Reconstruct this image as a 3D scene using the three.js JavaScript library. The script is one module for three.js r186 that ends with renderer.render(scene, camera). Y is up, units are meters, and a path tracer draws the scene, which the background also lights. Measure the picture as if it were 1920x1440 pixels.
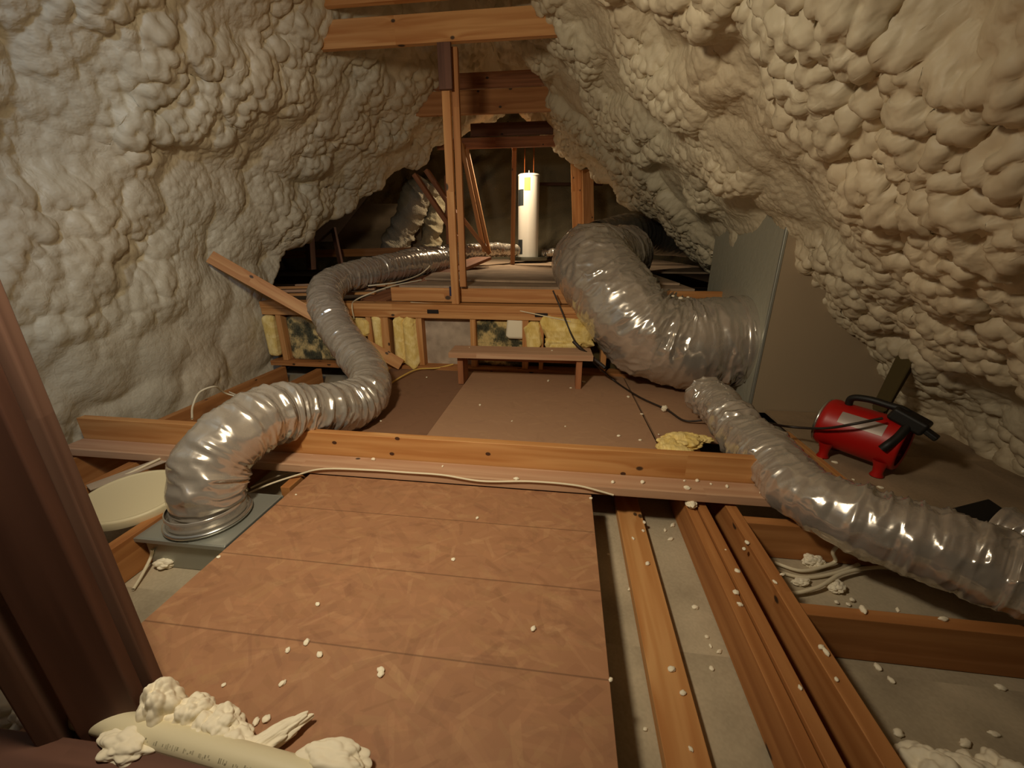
import * as THREE from 'three';
import { RoundedBoxGeometry } from 'three/addons/geometries/RoundedBoxGeometry.js';
import { mergeGeometries, mergeVertices } from 'three/addons/utils/BufferGeometryUtils.js';

// ------------------------------------------------------------------ camera, light, exposure
const scene = new THREE.Scene();
scene.background = new THREE.Color(0x000000);
const camera = new THREE.PerspectiveCamera(87.66, 4 / 3, 0.02, 60);
camera.position.set(0, 0.9, 0);
camera.rotation.set(-0.33608, 0.12769, 0, 'YXZ');
scene.add(camera);
const renderer = new THREE.WebGLRenderer({ antialias: true });
renderer.toneMapping = THREE.LinearToneMapping;
renderer.toneMappingExposure = 0.49;
renderer.shadowMap.enabled = true;
const WARM = new THREE.Color(1.0, 0.855, 0.63), FARWARM = new THREE.Color(1.0, 0.78, 0.52), COOL = new THREE.Color(0.42, 0.64, 1.0);
function lamp(light, pos, size) { light.position.set(...pos); light.castShadow = true; light.shadow.radius = size / 0.02; scene.add(light); return light; }
const workLight = lamp(new THREE.SpotLight(WARM, 15.5, 0, 1.4, 0.9, 2), [-0.58, 1.48, -0.40], 0.09);
workLight.target.position.set(-0.62, 0.10, -2.3); scene.add(workLight.target);
const coolLight = lamp(new THREE.SpotLight(COOL, 6.0, 0, 0.95, 1.0, 2), [-1.12, 1.62, -0.10], 0.06);
coolLight.target.position.set(-1.95, 1.48, -1.05); scene.add(coolLight.target);
const farLight = lamp(new THREE.SpotLight(FARWARM, 26, 0, 1.3, 0.5, 2), [-0.85, 2.37, -6.2], 0.04);
farLight.target.position.set(-0.88, 0.6, -6.3); scene.add(farLight.target);

// ------------------------------------------------------------------ helpers
let seed = 12345;
function rnd() { seed = (seed * 1664525 + 1013904223) >>> 0; return seed / 4294967296; }
const R = (a, b) => a + (b - a) * rnd();
function h3(x, y, z) { let n = (Math.imul(x, 374761393) + Math.imul(y, 668265263) + Math.imul(z, 2147483647 ^ 0x5bd1e995)) | 0; n = Math.imul(n ^ (n >>> 13), 1274126177); n ^= n >>> 16; return n >>> 0; }
const hf = (x, y, z) => h3(x, y, z) / 4294967296;
function noise(x, y, z) {
  const X = Math.floor(x), Y = Math.floor(y), Z = Math.floor(z); let a = x - X, b = y - Y, c = z - Z;
  a = a * a * (3 - 2 * a); b = b * b * (3 - 2 * b); c = c * c * (3 - 2 * c);
  const L = (p, q, t) => p + (q - p) * t;
  return L(L(L(hf(X, Y, Z), hf(X + 1, Y, Z), a), L(hf(X, Y + 1, Z), hf(X + 1, Y + 1, Z), a), b),
    L(L(hf(X, Y, Z + 1), hf(X + 1, Y, Z + 1), a), L(hf(X, Y + 1, Z + 1), hf(X + 1, Y + 1, Z + 1), a), b), c) * 2 - 1;
}
function fbm(x, y, z, o = 3) { let s = 0, a = 0.5; for (let i = 0; i < o; i++) { s += a * noise(x, y, z); x *= 2.03; y *= 2.03; z *= 2.03; a *= 0.5; } return s; }
function dome(x, y, z) {                       // rounded bumps with creases between them
  const X = Math.floor(x), Y = Math.floor(y), Z = Math.floor(z); let m = 9;
  for (let i = -1; i < 2; i++) for (let j = -1; j < 2; j++) for (let k = -1; k < 2; k++) {
    const n = h3(X + i, Y + j, Z + k);
    const dx = X + i + (n & 1023) / 1023 - x, dy = Y + j + ((n >>> 10) & 1023) / 1023 - y, dz = Z + k + ((n >>> 20) & 1023) / 1023 - z;
    const d = dx * dx + dy * dy + dz * dz; if (d < m) m = d;
  }
  return Math.max(0, 1 - m * 1.25);
}
function puff(x, y, z, k = 9) {                // as dome, but the creases are filled and the bumps round
  const X = Math.floor(x), Y = Math.floor(y), Z = Math.floor(z); let s = 0;
  for (let i = -1; i < 2; i++) for (let j = -1; j < 2; j++) for (let l = -1; l < 2; l++) {
    const n = h3(X + i, Y + j, Z + l);
    const dx = X + i + (n & 1023) / 1023 - x, dy = Y + j + ((n >>> 10) & 1023) / 1023 - y, dz = Z + l + ((n >>> 20) & 1023) / 1023 - z;
    s += Math.exp(-k * (dx * dx + dy * dy + dz * dz));
  }
  return Math.max(0, Math.min(1.2, 1 + Math.log(s + 1e-6) / k * 1.25));
}
const ball = (x, y, z) => { const v = puff(x, y, z, 14); return v <= 0.36 ? 0 : Math.sqrt((v - 0.36) / 0.84); };   // separate round blobs with floor between
const V = (a) => new THREE.Vector3(a[0], a[1], a[2]);
const used = {};
function numbered(n) { used[n] = (used[n] || 0) + 1; return used[n] === 1 ? n : n + '_' + String(used[n] - 1).padStart(3, '0'); }
function shade(o) { o.traverse((m) => { if (m.isMesh) { m.castShadow = true; m.receiveShadow = true; } }); return o; }
function tag(o, label, category, group) { o.userData.label = label; o.userData.category = category; if (group) o.userData.group = group; return o; }
function mesh(name, g, m, parent) { const o = new THREE.Mesh(g, m); o.name = parent ? name : numbered(name); o.castShadow = o.receiveShadow = true; (parent || scene).add(o); return o; }
function struct(name, g, m) { const o = mesh(name, g, m); o.userData.kind = 'structure'; return o; }
function group(name, pos, label, category, grp) { const g = new THREE.Group(); g.name = numbered(name); if (pos) g.position.set(...pos); scene.add(g); if (label) tag(g, label, category, grp); return g; }

// ------------------------------------------------------------------ textures
function dataTex(w, h, fn, srgb) {
  const d = new Uint8Array(w * h * 4);
  for (let y = 0; y < h; y++) for (let x = 0; x < w; x++) { const c = fn(x, y), i = (y * w + x) * 4; d[i] = c[0]; d[i + 1] = c[1]; d[i + 2] = c[2]; d[i + 3] = 255; }
  const t = new THREE.DataTexture(d, w, h); t.wrapS = t.wrapT = THREE.RepeatWrapping; t.magFilter = THREE.LinearFilter; t.minFilter = THREE.LinearMipmapLinearFilter; t.generateMipmaps = true;
  if (srgb) t.colorSpace = THREE.SRGBColorSpace; t.needsUpdate = true; return t;
}
const cl = (v) => Math.max(0, Math.min(255, v));
function woodTex(s, base, dark, knots) {       // covers 1.6 m x 0.4 m
  const W = 1024, H = 256, ks = []; let q = s * 977 + 5;
  const rr = () => { q = (q * 1664525 + 1013904223) >>> 0; return q / 4294967296; };
  for (let i = 0; i < knots; i++) ks.push([rr() * W, rr() * H, 4 + rr() * 6]);
  return dataTex(W, H, (x, y) => {
    let yy = y, kd = 0;
    for (const k of ks) { let dx = x - k[0]; dx = dx > W / 2 ? dx - W : dx < -W / 2 ? dx + W : dx; const dy = y - k[1]; const e = Math.exp(-(dx * dx / 900 + dy * dy / 260)); yy += Math.sign(dy) * e * 12; const r = Math.hypot(dx / 1.5, dy) / k[2]; if (r < 1.25) kd = Math.max(kd, Math.min(1, (1.25 - r) * 2)); }
    const a = fbm(x / 260 + s, yy / 16, s * 3.1, 3), b = noise(x / 90, yy / 3.2, s), c = noise(x / 400, yy / 60, s + 7);
    let t = 0.5 + 0.45 * Math.sin(yy * 0.16 + a * 5 + s) * 0.5 + a * 0.5 + b * 0.14 + c * 0.25; t = Math.max(0, Math.min(1, t));
    return [0, 1, 2].map((i) => cl((base[i] * (1 - t) + dark[i] * t) * (1 - kd * 0.62) + b * 4));
  }, true);
}
const woodA = woodTex(1, [206, 155, 98], [172, 112, 57], 6), woodB = woodTex(2, [186, 130, 76], [150, 94, 46], 4), woodF = woodTex(6, [132, 104, 88], [98, 72, 58], 4), woodE = woodTex(5, [196, 160, 128], [172, 130, 98], 2), woodC = woodTex(3, [170, 112, 72], [122, 74, 44], 4);
function osbTex(s, pal, n, lineEvery) {        // 1.2 m square of pressed strands
  const S = 1024, cv = document.createElement('canvas'); cv.width = cv.height = S; const g = cv.getContext('2d');
  g.fillStyle = pal[0]; g.fillRect(0, 0, S, S); seed = s;
  for (let i = 0; i < n; i++) {
    const x = rnd() * S, y = rnd() * S, l = R(24, 95), w = R(6, 22), a = R(-0.9, 0.9) + (rnd() < 0.2 ? 1.5 : 0);
    g.fillStyle = pal[1 + Math.floor(rnd() * (pal.length - 1))]; g.globalAlpha = R(0.06, 0.30);
    for (const ox of [-S, 0, S]) for (const oy of [-S, 0, S]) { if (x + ox < -130 || x + ox > S + 130 || y + oy < -130 || y + oy > S + 130) continue;
      g.save(); g.translate(x + ox, y + oy); g.rotate(a); g.beginPath(); g.moveTo(-l / 2, -w / 2); g.lineTo(l / 2 - 6, -w / 2 + 2); g.lineTo(l / 2, w / 3); g.lineTo(-l / 2 + 8, w / 2); g.closePath(); g.fill(); g.restore(); }
  }
  g.globalAlpha = 0.42; g.fillStyle = '#4a2f1c';
  if (lineEvery) for (let k = 0; k < lineEvery; k++) g.fillRect(0, (k + 0.35) * S / lineEvery, S, 3);
  const t = new THREE.CanvasTexture(cv); t.colorSpace = THREE.SRGBColorSpace; t.wrapS = t.wrapT = THREE.RepeatWrapping; t.anisotropy = 8; return t;
}
const osbNear = osbTex(77, ['#9e714f', '#b2825c', '#886042', '#a88258', '#7e563b', '#bb9268', '#946948'], 2600, 5);
const osbFar = osbTex(78, ['#ab8566', '#bb9572', '#9b775a', '#b38d6a', '#a37d60'], 900, 0);
const fineBump = dataTex(256, 256, (x, y) => { const v = 128 + 90 * (fbm(x / 14, y / 14, 3.3, 4)); return [v, v, v]; });
const foamBump = dataTex(512, 512, (x, y) => { const v = 60 + 110 * puff(x / 26, y / 26, 1.5) + 40 * noise(x / 7, y / 7, 9); return [cl(v), cl(v), cl(v)]; });
const foilRough = dataTex(256, 256, (x, y) => { const v = 86 + 60 * fbm(x / 30, y / 30, 8.1, 4); return [v, cl(v), v]; });
const battTex = dataTex(512, 512, (x, y) => { const n = fbm(x / 60, y / 60, 2, 4), f = noise(x / 3, y / 18, 5); return [cl(232 + 26 * n + 10 * f), cl(205 + 34 * n + 12 * f), cl(128 + 50 * n + 14 * f)]; }, true);
const mouldTex = dataTex(512, 512, (x, y) => { const n = fbm(x / 70, y / 70, 6, 4), f = noise(x / 4, y / 14, 5), k = Math.max(0, Math.min(1, (n + 0.22 + 0.25 * f) * 1.9)); return [cl(205 - 140 * k + 26 * f), cl(180 - 116 * k + 26 * f), cl(122 - 74 * k + 20 * f)]; }, true);
const dustTex = dataTex(512, 512, (x, y) => { const n = fbm(x / 90, y / 90, 4, 4), f = noise(x / 3, y / 3, 2); return [cl(205 + 40 * n + 6 * f), cl(200 + 40 * n + 6 * f), cl(190 + 40 * n + 6 * f)]; }, true);

// ------------------------------------------------------------------ materials
const std = (o) => new THREE.MeshStandardMaterial(o);
const M = {
  foam: std({ color: '#d4cab0', roughness: 0.55, bumpMap: foamBump, bumpScale: 0.003, vertexColors: true }),
  foamBit: std({ color: '#f0e6cc', roughness: 0.7 }),
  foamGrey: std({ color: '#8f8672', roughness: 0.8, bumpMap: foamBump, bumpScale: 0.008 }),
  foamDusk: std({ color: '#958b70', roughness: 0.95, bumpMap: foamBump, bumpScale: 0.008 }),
  woodA: std({ map: woodA, roughness: 0.62 }), woodB: std({ map: woodB, roughness: 0.66 }), woodC: std({ map: woodC, roughness: 0.7 }),
  woodDust: std({ map: woodE, roughness: 0.92 }),
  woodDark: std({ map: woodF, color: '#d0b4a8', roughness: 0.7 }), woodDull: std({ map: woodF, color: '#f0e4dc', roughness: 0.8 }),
  osb: std({ map: osbNear, roughness: 0.66, bumpMap: fineBump, bumpScale: 0.0012 }),
  osbMid: std({ map: osbFar, roughness: 0.8 }), osbWorn: std({ map: osbFar, color: '#c9bfba', roughness: 0.85 }),
  osbDust: std({ map: dustTex, color: '#c9b29c', roughness: 0.95 }),
  osbGrey: std({ map: dustTex, color: '#bfa88c', roughness: 0.95 }),
  drywall: std({ map: dustTex, color: '#d9cdb6', roughness: 0.92 }),
  drywallPale: std({ map: dustTex, color: '#d8c8b8', roughness: 0.92 }),
  foil: std({ color: '#cbc3b7', metalness: 0.66, roughness: 0.64, roughnessMap: foilRough }),
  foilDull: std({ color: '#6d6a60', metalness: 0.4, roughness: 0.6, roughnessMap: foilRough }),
  sheet: std({ color: '#a3a59c', metalness: 0.6, roughness: 0.45 }),
  plenum: std({ color: '#a8957a', metalness: 0.15, roughness: 0.6 }),
  plenumSide: std({ color: '#a6a493', metalness: 0.05, roughness: 0.5, bumpMap: foamBump, bumpScale: 0.003 }),
  batt: std({ map: battTex, roughness: 1 }), mould: std({ map: mouldTex, roughness: 1 }),
  wire: std({ color: '#ded2b4', roughness: 0.6 }), wireYellow: std({ color: '#d8b45c', roughness: 0.6 }), cord: std({ color: '#2a201a', roughness: 0.5 }),
  plastic: std({ color: '#d8cca8', roughness: 0.5 }), pvc: std({ color: '#d9cfae', roughness: 0.45 }),
  red: std({ color: '#b3150f', roughness: 0.42 }), black: std({ color: '#15130f', roughness: 0.55 }), chrome: std({ color: '#cfcfc8', metalness: 0.9, roughness: 0.25 }),
  band: std({ color: '#a89a90', roughness: 0.45, metalness: 0.2 }),
  tank: std({ color: '#ece8dc', roughness: 0.3 }), label: std({ color: '#c4ab5c', roughness: 0.6 }), panel: std({ color: '#34383a', roughness: 0.5 }), pan: std({ color: '#6f7266', roughness: 0.5, metalness: 0.3 }),
  copper: std({ color: '#c9733c', metalness: 0.9, roughness: 0.3 }), knot: std({ color: '#4a2a14', roughness: 0.7 }), nail: std({ color: '#2a2420', metalness: 0.6, roughness: 0.6 }), ink: std({ color: '#2c2e4a', roughness: 0.8 }),
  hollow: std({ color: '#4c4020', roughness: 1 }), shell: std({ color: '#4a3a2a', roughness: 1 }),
};

// ------------------------------------------------------------------ wood
function plankGeo(L, h, w, bevel = 0.0025) {   // length on x, height on y, width on z; uv in metres of the 1.6 x 0.4 print
  const g = new RoundedBoxGeometry(L, h, w, 1, Math.min(bevel, h / 3, w / 3)), p = g.attributes.position, uv = g.attributes.uv, o = rnd(), o2 = rnd();
  for (let i = 0; i < p.count; i += 3) {
    const A = new THREE.Vector3().fromBufferAttribute(p, i), B = new THREE.Vector3().fromBufferAttribute(p, i + 1), C = new THREE.Vector3().fromBufferAttribute(p, i + 2);
    const n = B.clone().sub(A).cross(C.clone().sub(A)), ax = Math.abs(n.x), ay = Math.abs(n.y), az = Math.abs(n.z);
    [A, B, C].forEach((q, k) => { if (ax > ay && ax > az) uv.setXY(i + k, q.z / 1.6 + o, q.y / 0.4 + o2); else if (ay > az) uv.setXY(i + k, q.x / 1.6 + o, q.z / 0.4 + o2); else uv.setXY(i + k, q.x / 1.6 + o, q.y / 0.4 + o2 + 0.4); });
  }
  return g;
}
function along(o, A, B, roll = 0) {            // puts a part whose length lies on x from A to B
  const a = V(A), b = V(B), x = b.clone().sub(a).normalize(), up = Math.abs(x.y) > 0.95 ? new THREE.Vector3(0, 0, 1) : new THREE.Vector3(0, 1, 0);
  const z = x.clone().cross(up).normalize(), y = z.clone().cross(x);
  o.quaternion.setFromRotationMatrix(new THREE.Matrix4().makeBasis(x, y, z)); o.rotateX(roll); o.position.copy(a.add(b).multiplyScalar(0.5)); return o;
}
function board(name, A, B, h, w, m, label, cat, grp, parent, roll = 0) {
  const o = along(mesh(name, plankGeo(V(A).distanceTo(V(B)), h, w), m, parent), A, B, roll);
  return label ? tag(o, label, cat, grp) : o;
}
// a beam given by its extents: x0..x1, y0..y1, depth d0..d1
function block(name, x0, x1, y0, y1, d0, d1, m, label, cat, grp, parent) {
  const dx = x1 - x0, dy = y1 - y0, dz = d1 - d0, big = Math.max(dx, dy, dz); let o;
  if (big === dx) o = mesh(name, plankGeo(dx, dy, dz), m, parent);
  else if (big === dz) { o = mesh(name, plankGeo(dz, dy, dx), m, parent); o.rotation.y = Math.PI / 2; }
  else { o = mesh(name, plankGeo(dy, dx, dz), m, parent); o.rotation.z = Math.PI / 2; }
  o.position.set((x0 + x1) / 2, (y0 + y1) / 2, -(d0 + d1) / 2);
  return label ? tag(o, label, cat, grp) : o;
}
// a flat panel given by a plan outline [x, d], lying with its top at y
function panel(name, pts, top, t, m, size, label, cat, parent) {
  const s = new THREE.Shape(pts.map((p) => new THREE.Vector2(p[0], p[1])));
  const g = new THREE.ExtrudeGeometry(s, { depth: t - 0.002, bevelEnabled: true, bevelThickness: 0.001, bevelSize: 0.001, bevelSegments: 1 });
  const uv = g.attributes.uv, p = g.attributes.position; for (let i = 0; i < p.count; i++) uv.setXY(i, p.getX(i) / size, p.getY(i) / size);
  g.rotateX(-Math.PI / 2); g.translate(0, top - t + 0.001, 0); const o = mesh(name, g, m, parent); return label ? tag(o, label, cat) : o;
}

// ------------------------------------------------------------------ sprayed foam shell
function foamSheet(name, prof, dEnd, inward, o) {
  // prof: cross-section points [x, y] from low to high; dEnd(y): where the slope stops; inward: [x, y] side of the room
  const len = [0]; for (let i = 1; i < prof.length; i++) len.push(len[i - 1] + Math.hypot(prof[i][0] - prof[i - 1][0], prof[i][1] - prof[i - 1][1]));
  const T = len[len.length - 1], at = (s) => { let i = 1; while (i < prof.length - 1 && len[i] < s) i++; const k = (s - len[i - 1]) / (len[i] - len[i - 1]); return [prof[i - 1][0] + (prof[i][0] - prof[i - 1][0]) * k, prof[i - 1][1] + (prof[i][1] - prof[i - 1][1]) * k]; };
  const ns = Math.round(T / o.step); const ds = []; let d = -1.7;
  while (d < 6.9) { ds.push(d); d += d < 0 ? 0.022 : d < 2.6 ? 0.0085 : d < 4 ? 0.014 : 0.026; }
  const D0 = ds[0], D1 = ds[ds.length - 1], rim = 14, nc = ds.length + rim;
  const P = new Float32Array((ns + 1) * nc * 3), U = new Float32Array((ns + 1) * nc * 2), C = new Float32Array((ns + 1) * nc * 3), G = new Float32Array((ns + 1) * nc * 2), I = [];
  for (let i = 0; i <= ns; i++) {
    const s = T * i / ns, q = at(s), a = at(Math.max(0, s - 0.15)), b = at(Math.min(T, s + 0.15));
    let nx = -(b[1] - a[1]), ny = b[0] - a[0]; const l = Math.hypot(nx, ny); nx /= l; ny /= l; if (nx * inward[0] + ny * inward[1] < 0) { nx = -nx; ny = -ny; }
    const de = dEnd(q[1]), cut = Math.max(0, Math.min(1, (de - 2.2) / (D1 - 2.2)));
    for (let j = 0; j < nc; j++) {
      let dd, out = 0; if (j < ds.length) { const r = ds[j]; dd = r < 2.2 ? r : 2.2 + (r - 2.2) * cut; } else { const k = (j - ds.length + 1) / rim; dd = de + 0.05 * Math.sin(k * Math.PI * 0.5); out = 0.34 * k * k; }
      const x = q[0], y = q[1], w = o.warp, px = x + w * noise(x * 5, y * 5, dd * 5), py = y + w * noise(x * 5 + 9, y * 5, dd * 5), pz = dd + w * noise(x * 5, y * 5 + 9, dd * 5);
      let h = o.a0 * fbm(x * 1.4 + o.off, y * 1.4, dd * 1.4, 2) + o.a1 * puff(px * o.f1, py * o.f1, pz * o.f1, o.k1) - o.base; const fd = Math.min(1, Math.max(0.15, o.fade(q[1]))); h *= fd;
      const k3 = (i * nc + j) * 3, k2 = (i * nc + j) * 2;
      P[k3] = x + nx * (h - out); P[k3 + 1] = y + ny * (h - out); P[k3 + 2] = -dd; G[k2] = fd * o.rough(x, y, dd);
      U[k2] = s / 0.5; U[k2 + 1] = dd / 0.5;
      const t = 0.5 + 0.5 * noise(x * 2.1 + 3, y * 2.1, dd * 2.1), v = 0.93 + 0.09 * noise(x * 7, y * 7, dd * 7);
      C[k3] = v * (0.96 + 0.04 * t); C[k3 + 1] = v * (0.93 + 0.05 * (1 - t)); C[k3 + 2] = v * (0.86 + 0.12 * (1 - t));
      if (i < ns && j < nc - 1) { const A = i * nc + j, B = A + 1, Cc = A + nc, E = Cc + 1; if (o.flip) I.push(A, Cc, B, B, Cc, E); else I.push(A, B, Cc, B, E, Cc); }
    }
  }
  const g = new THREE.BufferGeometry(); g.setAttribute('position', new THREE.BufferAttribute(P, 3)); g.setAttribute('uv', new THREE.BufferAttribute(U, 2)); g.setAttribute('color', new THREE.BufferAttribute(C, 3)); g.setIndex(I);
  const mid = ((ns >> 1) * nc + (ds.length >> 1)) * 3;
  function swell(fn) {                         // pushes the skin out along its own normals, so that lumps grow on lumps
    g.computeVertexNormals(); const N = g.attributes.normal.array, sg = N[mid] * inward[0] + N[mid + 1] * 0.001 > 0 ? 1 : -1;
    for (let i = 0, k = 0; i < P.length; i += 3, k += 2) { const h = fn(P[i], P[i + 1], P[i + 2], G[k]) * sg; P[i] += N[i] * h; P[i + 1] += N[i + 1] * h; P[i + 2] += N[i + 2] * h; }
  }
  const clump = (x, y, z) => Math.max(0, Math.min(1, o.g0 + o.g1 * noise(x * 3 + o.off, y * 3, z * 3))), wob = (x, y, z, f, a) => a * noise(x * f, y * f, z * f);
  swell((x, y, z, r) => { const c = clump(x, y, z), u = x + wob(x, y, z, 6, o.warp), v = y + wob(y, z, x, 6, o.warp); return r * ((o.g2 + (1 - o.g2) * c) * o.a2 * o.blob(u * o.f2 + 3, v * o.f2, z * o.f2) + o.a5 * c); });
  swell((x, y, z, r) => r * (o.g2 + (1 - o.g2) * clump(x, y, z)) * o.a3 * o.blob(x * o.f3, y * o.f3 + 5, z * o.f3));
  swell((x, y, z, r) => r * o.a4 * (puff(x * 48, y * 48, z * 48, 9) - 0.5));
  g.computeVertexNormals();
  return struct(name, g, M.foam);
}
const lerpTab = (tab, y) => { if (y <= tab[0][0]) return tab[0][1]; for (let i = 1; i < tab.length; i++) if (y <= tab[i][0]) return tab[i - 1][1] + (tab[i][1] - tab[i - 1][1]) * (y - tab[i - 1][0]) / (tab[i][0] - tab[i - 1][0]); return tab[tab.length - 1][1]; };
const leftProf = [[-2.40, -0.17], [-2.34, 0.30], [-2.30, 0.80], [-2.16, 1.36], [-1.58, 2.06], [-0.83, 2.80]];
const rightProf = [[2.02, -0.17], [1.82, 0.20], [1.36, 0.66], [0.94, 1.06], [0.52, 1.48], [-0.08, 2.08], [-0.83, 2.80]];
foamSheet('wall_left', leftProf, (y) => lerpTab([[0.55, 3.05], [0.9, 3.2], [1.15, 4.0], [2.05, 5.5], [2.8, 6.8]], y), [1, 0], {
  step: 0.0095, warp: 0.07, off: 1, blob: (x, y, z) => { const v = puff(x, y, z, 11); return 0.5 * v + 0.5 * (v <= 0.3 ? 0 : Math.sqrt((v - 0.3) / 0.9)); }, k1: 8, g0: 0.7, g1: 1.8, g2: 0.35, a0: 0.07, a1: 0.075, f1: 3.6, a2: 0.055, f2: 8.8, a3: 0.032, f3: 20, a4: 0.006, a5: 0.016, base: 0.073, flip: false,
  rough: (x, y, d) => Math.max(0.28, Math.min(1, 0.15 + (y - 0.15) * 0.62 + (d - 1.6) * 0.18)), fade: (y) => (2.85 - y) * 4 });
foamSheet('wall_right', rightProf, (y) => lerpTab([[0.66, 3.9], [1.04, 4.5], [1.5, 5.3], [2.05, 5.9], [2.8, 6.8]], y), [-1, 0], {
  step: 0.0080, warp: 0.035, off: 7, blob: ball, k1: 8, g0: 0.62, g1: 2.6, g2: 0.15, a0: 0.06, a1: 0.065, f1: 4.4, a2: 0.052, f2: 11.5, a3: 0.027, f3: 27, a4: 0.006, a5: 0.045, base: 0.090, flip: true,
  rough: (x, y, d) => Math.max(0.6, Math.min(1.1, 0.85 + (y - 0.5) * 0.25)), fade: (y) => (2.85 - y) * 4 });
// roof boards outside the foam, the gable behind the camera, and the larger attic beyond
function slab(name, A, B, d0, d1, t, m) {
  const dx = B[0] - A[0], dy = B[1] - A[1], L = Math.hypot(dx, dy), g = new THREE.BoxGeometry(L, t, d1 - d0), o = struct(name, g, m);
  o.position.set((A[0] + B[0]) / 2, (A[1] + B[1]) / 2, -(d0 + d1) / 2); o.rotation.z = Math.atan2(dy, dx); return o;
}
slab('ceiling', [-3.05, 0.95], [-0.80, 3.10], -1.9, 5.2, 0.05, M.shell);
slab('ceiling', [-0.86, 3.10], [2.4, 0.05], -1.9, 5.2, 0.05, M.shell);
slab('wall_outside', [-2.75, -0.25], [-2.75, 1.3], -1.9, 2.85, 0.05, M.shell);
slab('wall_outside', [2.35, -0.25], [2.35, 0.35], -1.9, 2.85, 0.05, M.shell);
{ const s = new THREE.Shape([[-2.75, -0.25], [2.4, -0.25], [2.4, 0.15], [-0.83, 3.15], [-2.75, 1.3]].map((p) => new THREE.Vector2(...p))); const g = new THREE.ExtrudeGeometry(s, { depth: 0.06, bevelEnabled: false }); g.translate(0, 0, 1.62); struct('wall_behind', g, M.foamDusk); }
{ const s = new THREE.Shape([[-6.5, -0.25], [5.6, -0.25], [5.6, 4.4], [-6.5, 4.4]].map((p) => new THREE.Vector2(...p)));
  s.holes.push(new THREE.Path([[-2.46, -0.2], [-2.46, 1.2], [-0.83, 3.0], [2.2, -0.2]].map((p) => new THREE.Vector2(...p))));
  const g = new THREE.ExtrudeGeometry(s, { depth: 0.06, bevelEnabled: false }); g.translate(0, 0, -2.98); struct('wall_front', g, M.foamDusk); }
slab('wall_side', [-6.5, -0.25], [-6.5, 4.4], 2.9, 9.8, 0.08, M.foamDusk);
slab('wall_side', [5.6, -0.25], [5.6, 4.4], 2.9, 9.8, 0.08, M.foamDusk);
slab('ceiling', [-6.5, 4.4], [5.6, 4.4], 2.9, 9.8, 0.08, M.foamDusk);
{ const W = 160, H = 70, g = new THREE.PlaneGeometry(12.2, 4.7, W, H), p = g.attributes.position, uv = g.attributes.uv;
  for (let i = 0; i < p.count; i++) { const x = p.getX(i), y = p.getY(i); p.setZ(i, 0.10 * dome(x * 2.2, y * 2.2, 4) + 0.12 * dome(x * 5, y * 5, 1) + 0.2 * fbm(x, y, 3)); uv.setXY(i, x / 0.6, y / 0.6); }
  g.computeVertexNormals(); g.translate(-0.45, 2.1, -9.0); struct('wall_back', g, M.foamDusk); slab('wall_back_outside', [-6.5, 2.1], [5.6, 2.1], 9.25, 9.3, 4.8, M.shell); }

// ------------------------------------------------------------------ floors
{ const g = new THREE.BoxGeometry(5.2, 0.016, 4.9), p = g.attributes.position, uv = g.attributes.uv; for (let i = 0; i < p.count; i++) uv.setXY(i, p.getX(i) / 0.9, p.getZ(i) / 0.9); g.translate(-0.2, -0.168, -0.85); struct('floor', g, M.drywall); }
slab('floor', [-6.5, 0.33], [5.6, 0.33], 2.98, 9.3, 0.02, M.shell);

function osb(pts, top, m, label, size = 1.2) { return panel('deck_panel', pts, top, 0.017, m, size, label, 'deck panel'); }
osb([[-1.03, -0.35], [0.133, -0.35], [0.133, 1.325], [-1.015, 1.325]], 0, M.osb, 'large tan strand-board deck panel in the foreground with faint cross lines');
osb([[-1.05, 1.47], [-0.652, 1.47], [-0.652, 2.80], [-1.30, 2.80]], 0, M.osbWorn, 'narrow darker dusty deck panel beside the curved left duct, ahead of the long beam');
osb([[-0.648, 1.47], [0.475, 1.47], [0.44, 2.80], [-0.648, 2.80]], 0.004, M.osbMid, 'wide dusty deck panel between the long beam and the low wall');
osb([[0.485, 1.86], [1.0, 1.86], [1.0, 2.80], [0.455, 2.80]], -0.004, M.osbMid, 'small brown deck panel under the bend of the large silver duct');
osb([[1.175, 1.15], [1.95, 1.15], [1.95, 2.29], [1.175, 2.29]], 0, M.osbGrey, 'dusty grey-brown deck panel carrying the red blower', 0.9);
board('edge_strip', [1.160, -0.012, -1.30], [1.150, -0.012, -2.0], 0.03, 0.025, M.woodA, 'thin orange wood strip along the edge of the panel under the red blower', 'wood strip');

// joists under the decks
const J = (x0, x1, y0, y1, d0, d1, m, label, grp) => block('floor_joist', x0, x1, y0, y1, d0, d1, m, label, 'joist', grp);
J(0.250, 0.345, -0.157, -0.120, -0.3, 1.9, M.woodA, 'flat stained board lying on the ceiling board, first timber right of the foreground deck');
J(0.487, 0.523, -0.158, -0.030, -0.3, 1.9, M.woodB, 'left board of the doubled joist right of the flat stained board');
J(0.526, 0.560, -0.158, -0.022, -0.3, 1.9, M.woodB, 'right board of the doubled joist, with a pale raised edge');
J(0.622, 0.662, -0.158, -0.010, -0.3, 1.9, M.woodB, 'single thick joist, last lengthwise timber before the two short cross blocks');
J(0.664, 1.30, -0.158, -0.018, 1.255, 1.293, M.woodB, 'short cross block under the right silver duct, farther from the viewer');
J(0.664, 1.75, -0.158, -0.018, 0.885, 0.922, M.woodB, 'long cross block at lower right, nearer to the viewer');
J(-2.20, -2.16, -0.158, -0.012, -0.4, 2.78, M.woodB, 'lengthwise joist along the foot of the left foam wall');
J(-1.90, -1.86, -0.158, -0.018, 1.1, 2.78, M.woodB, 'lengthwise joist second from the left foam wall, behind the long beam');
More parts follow.
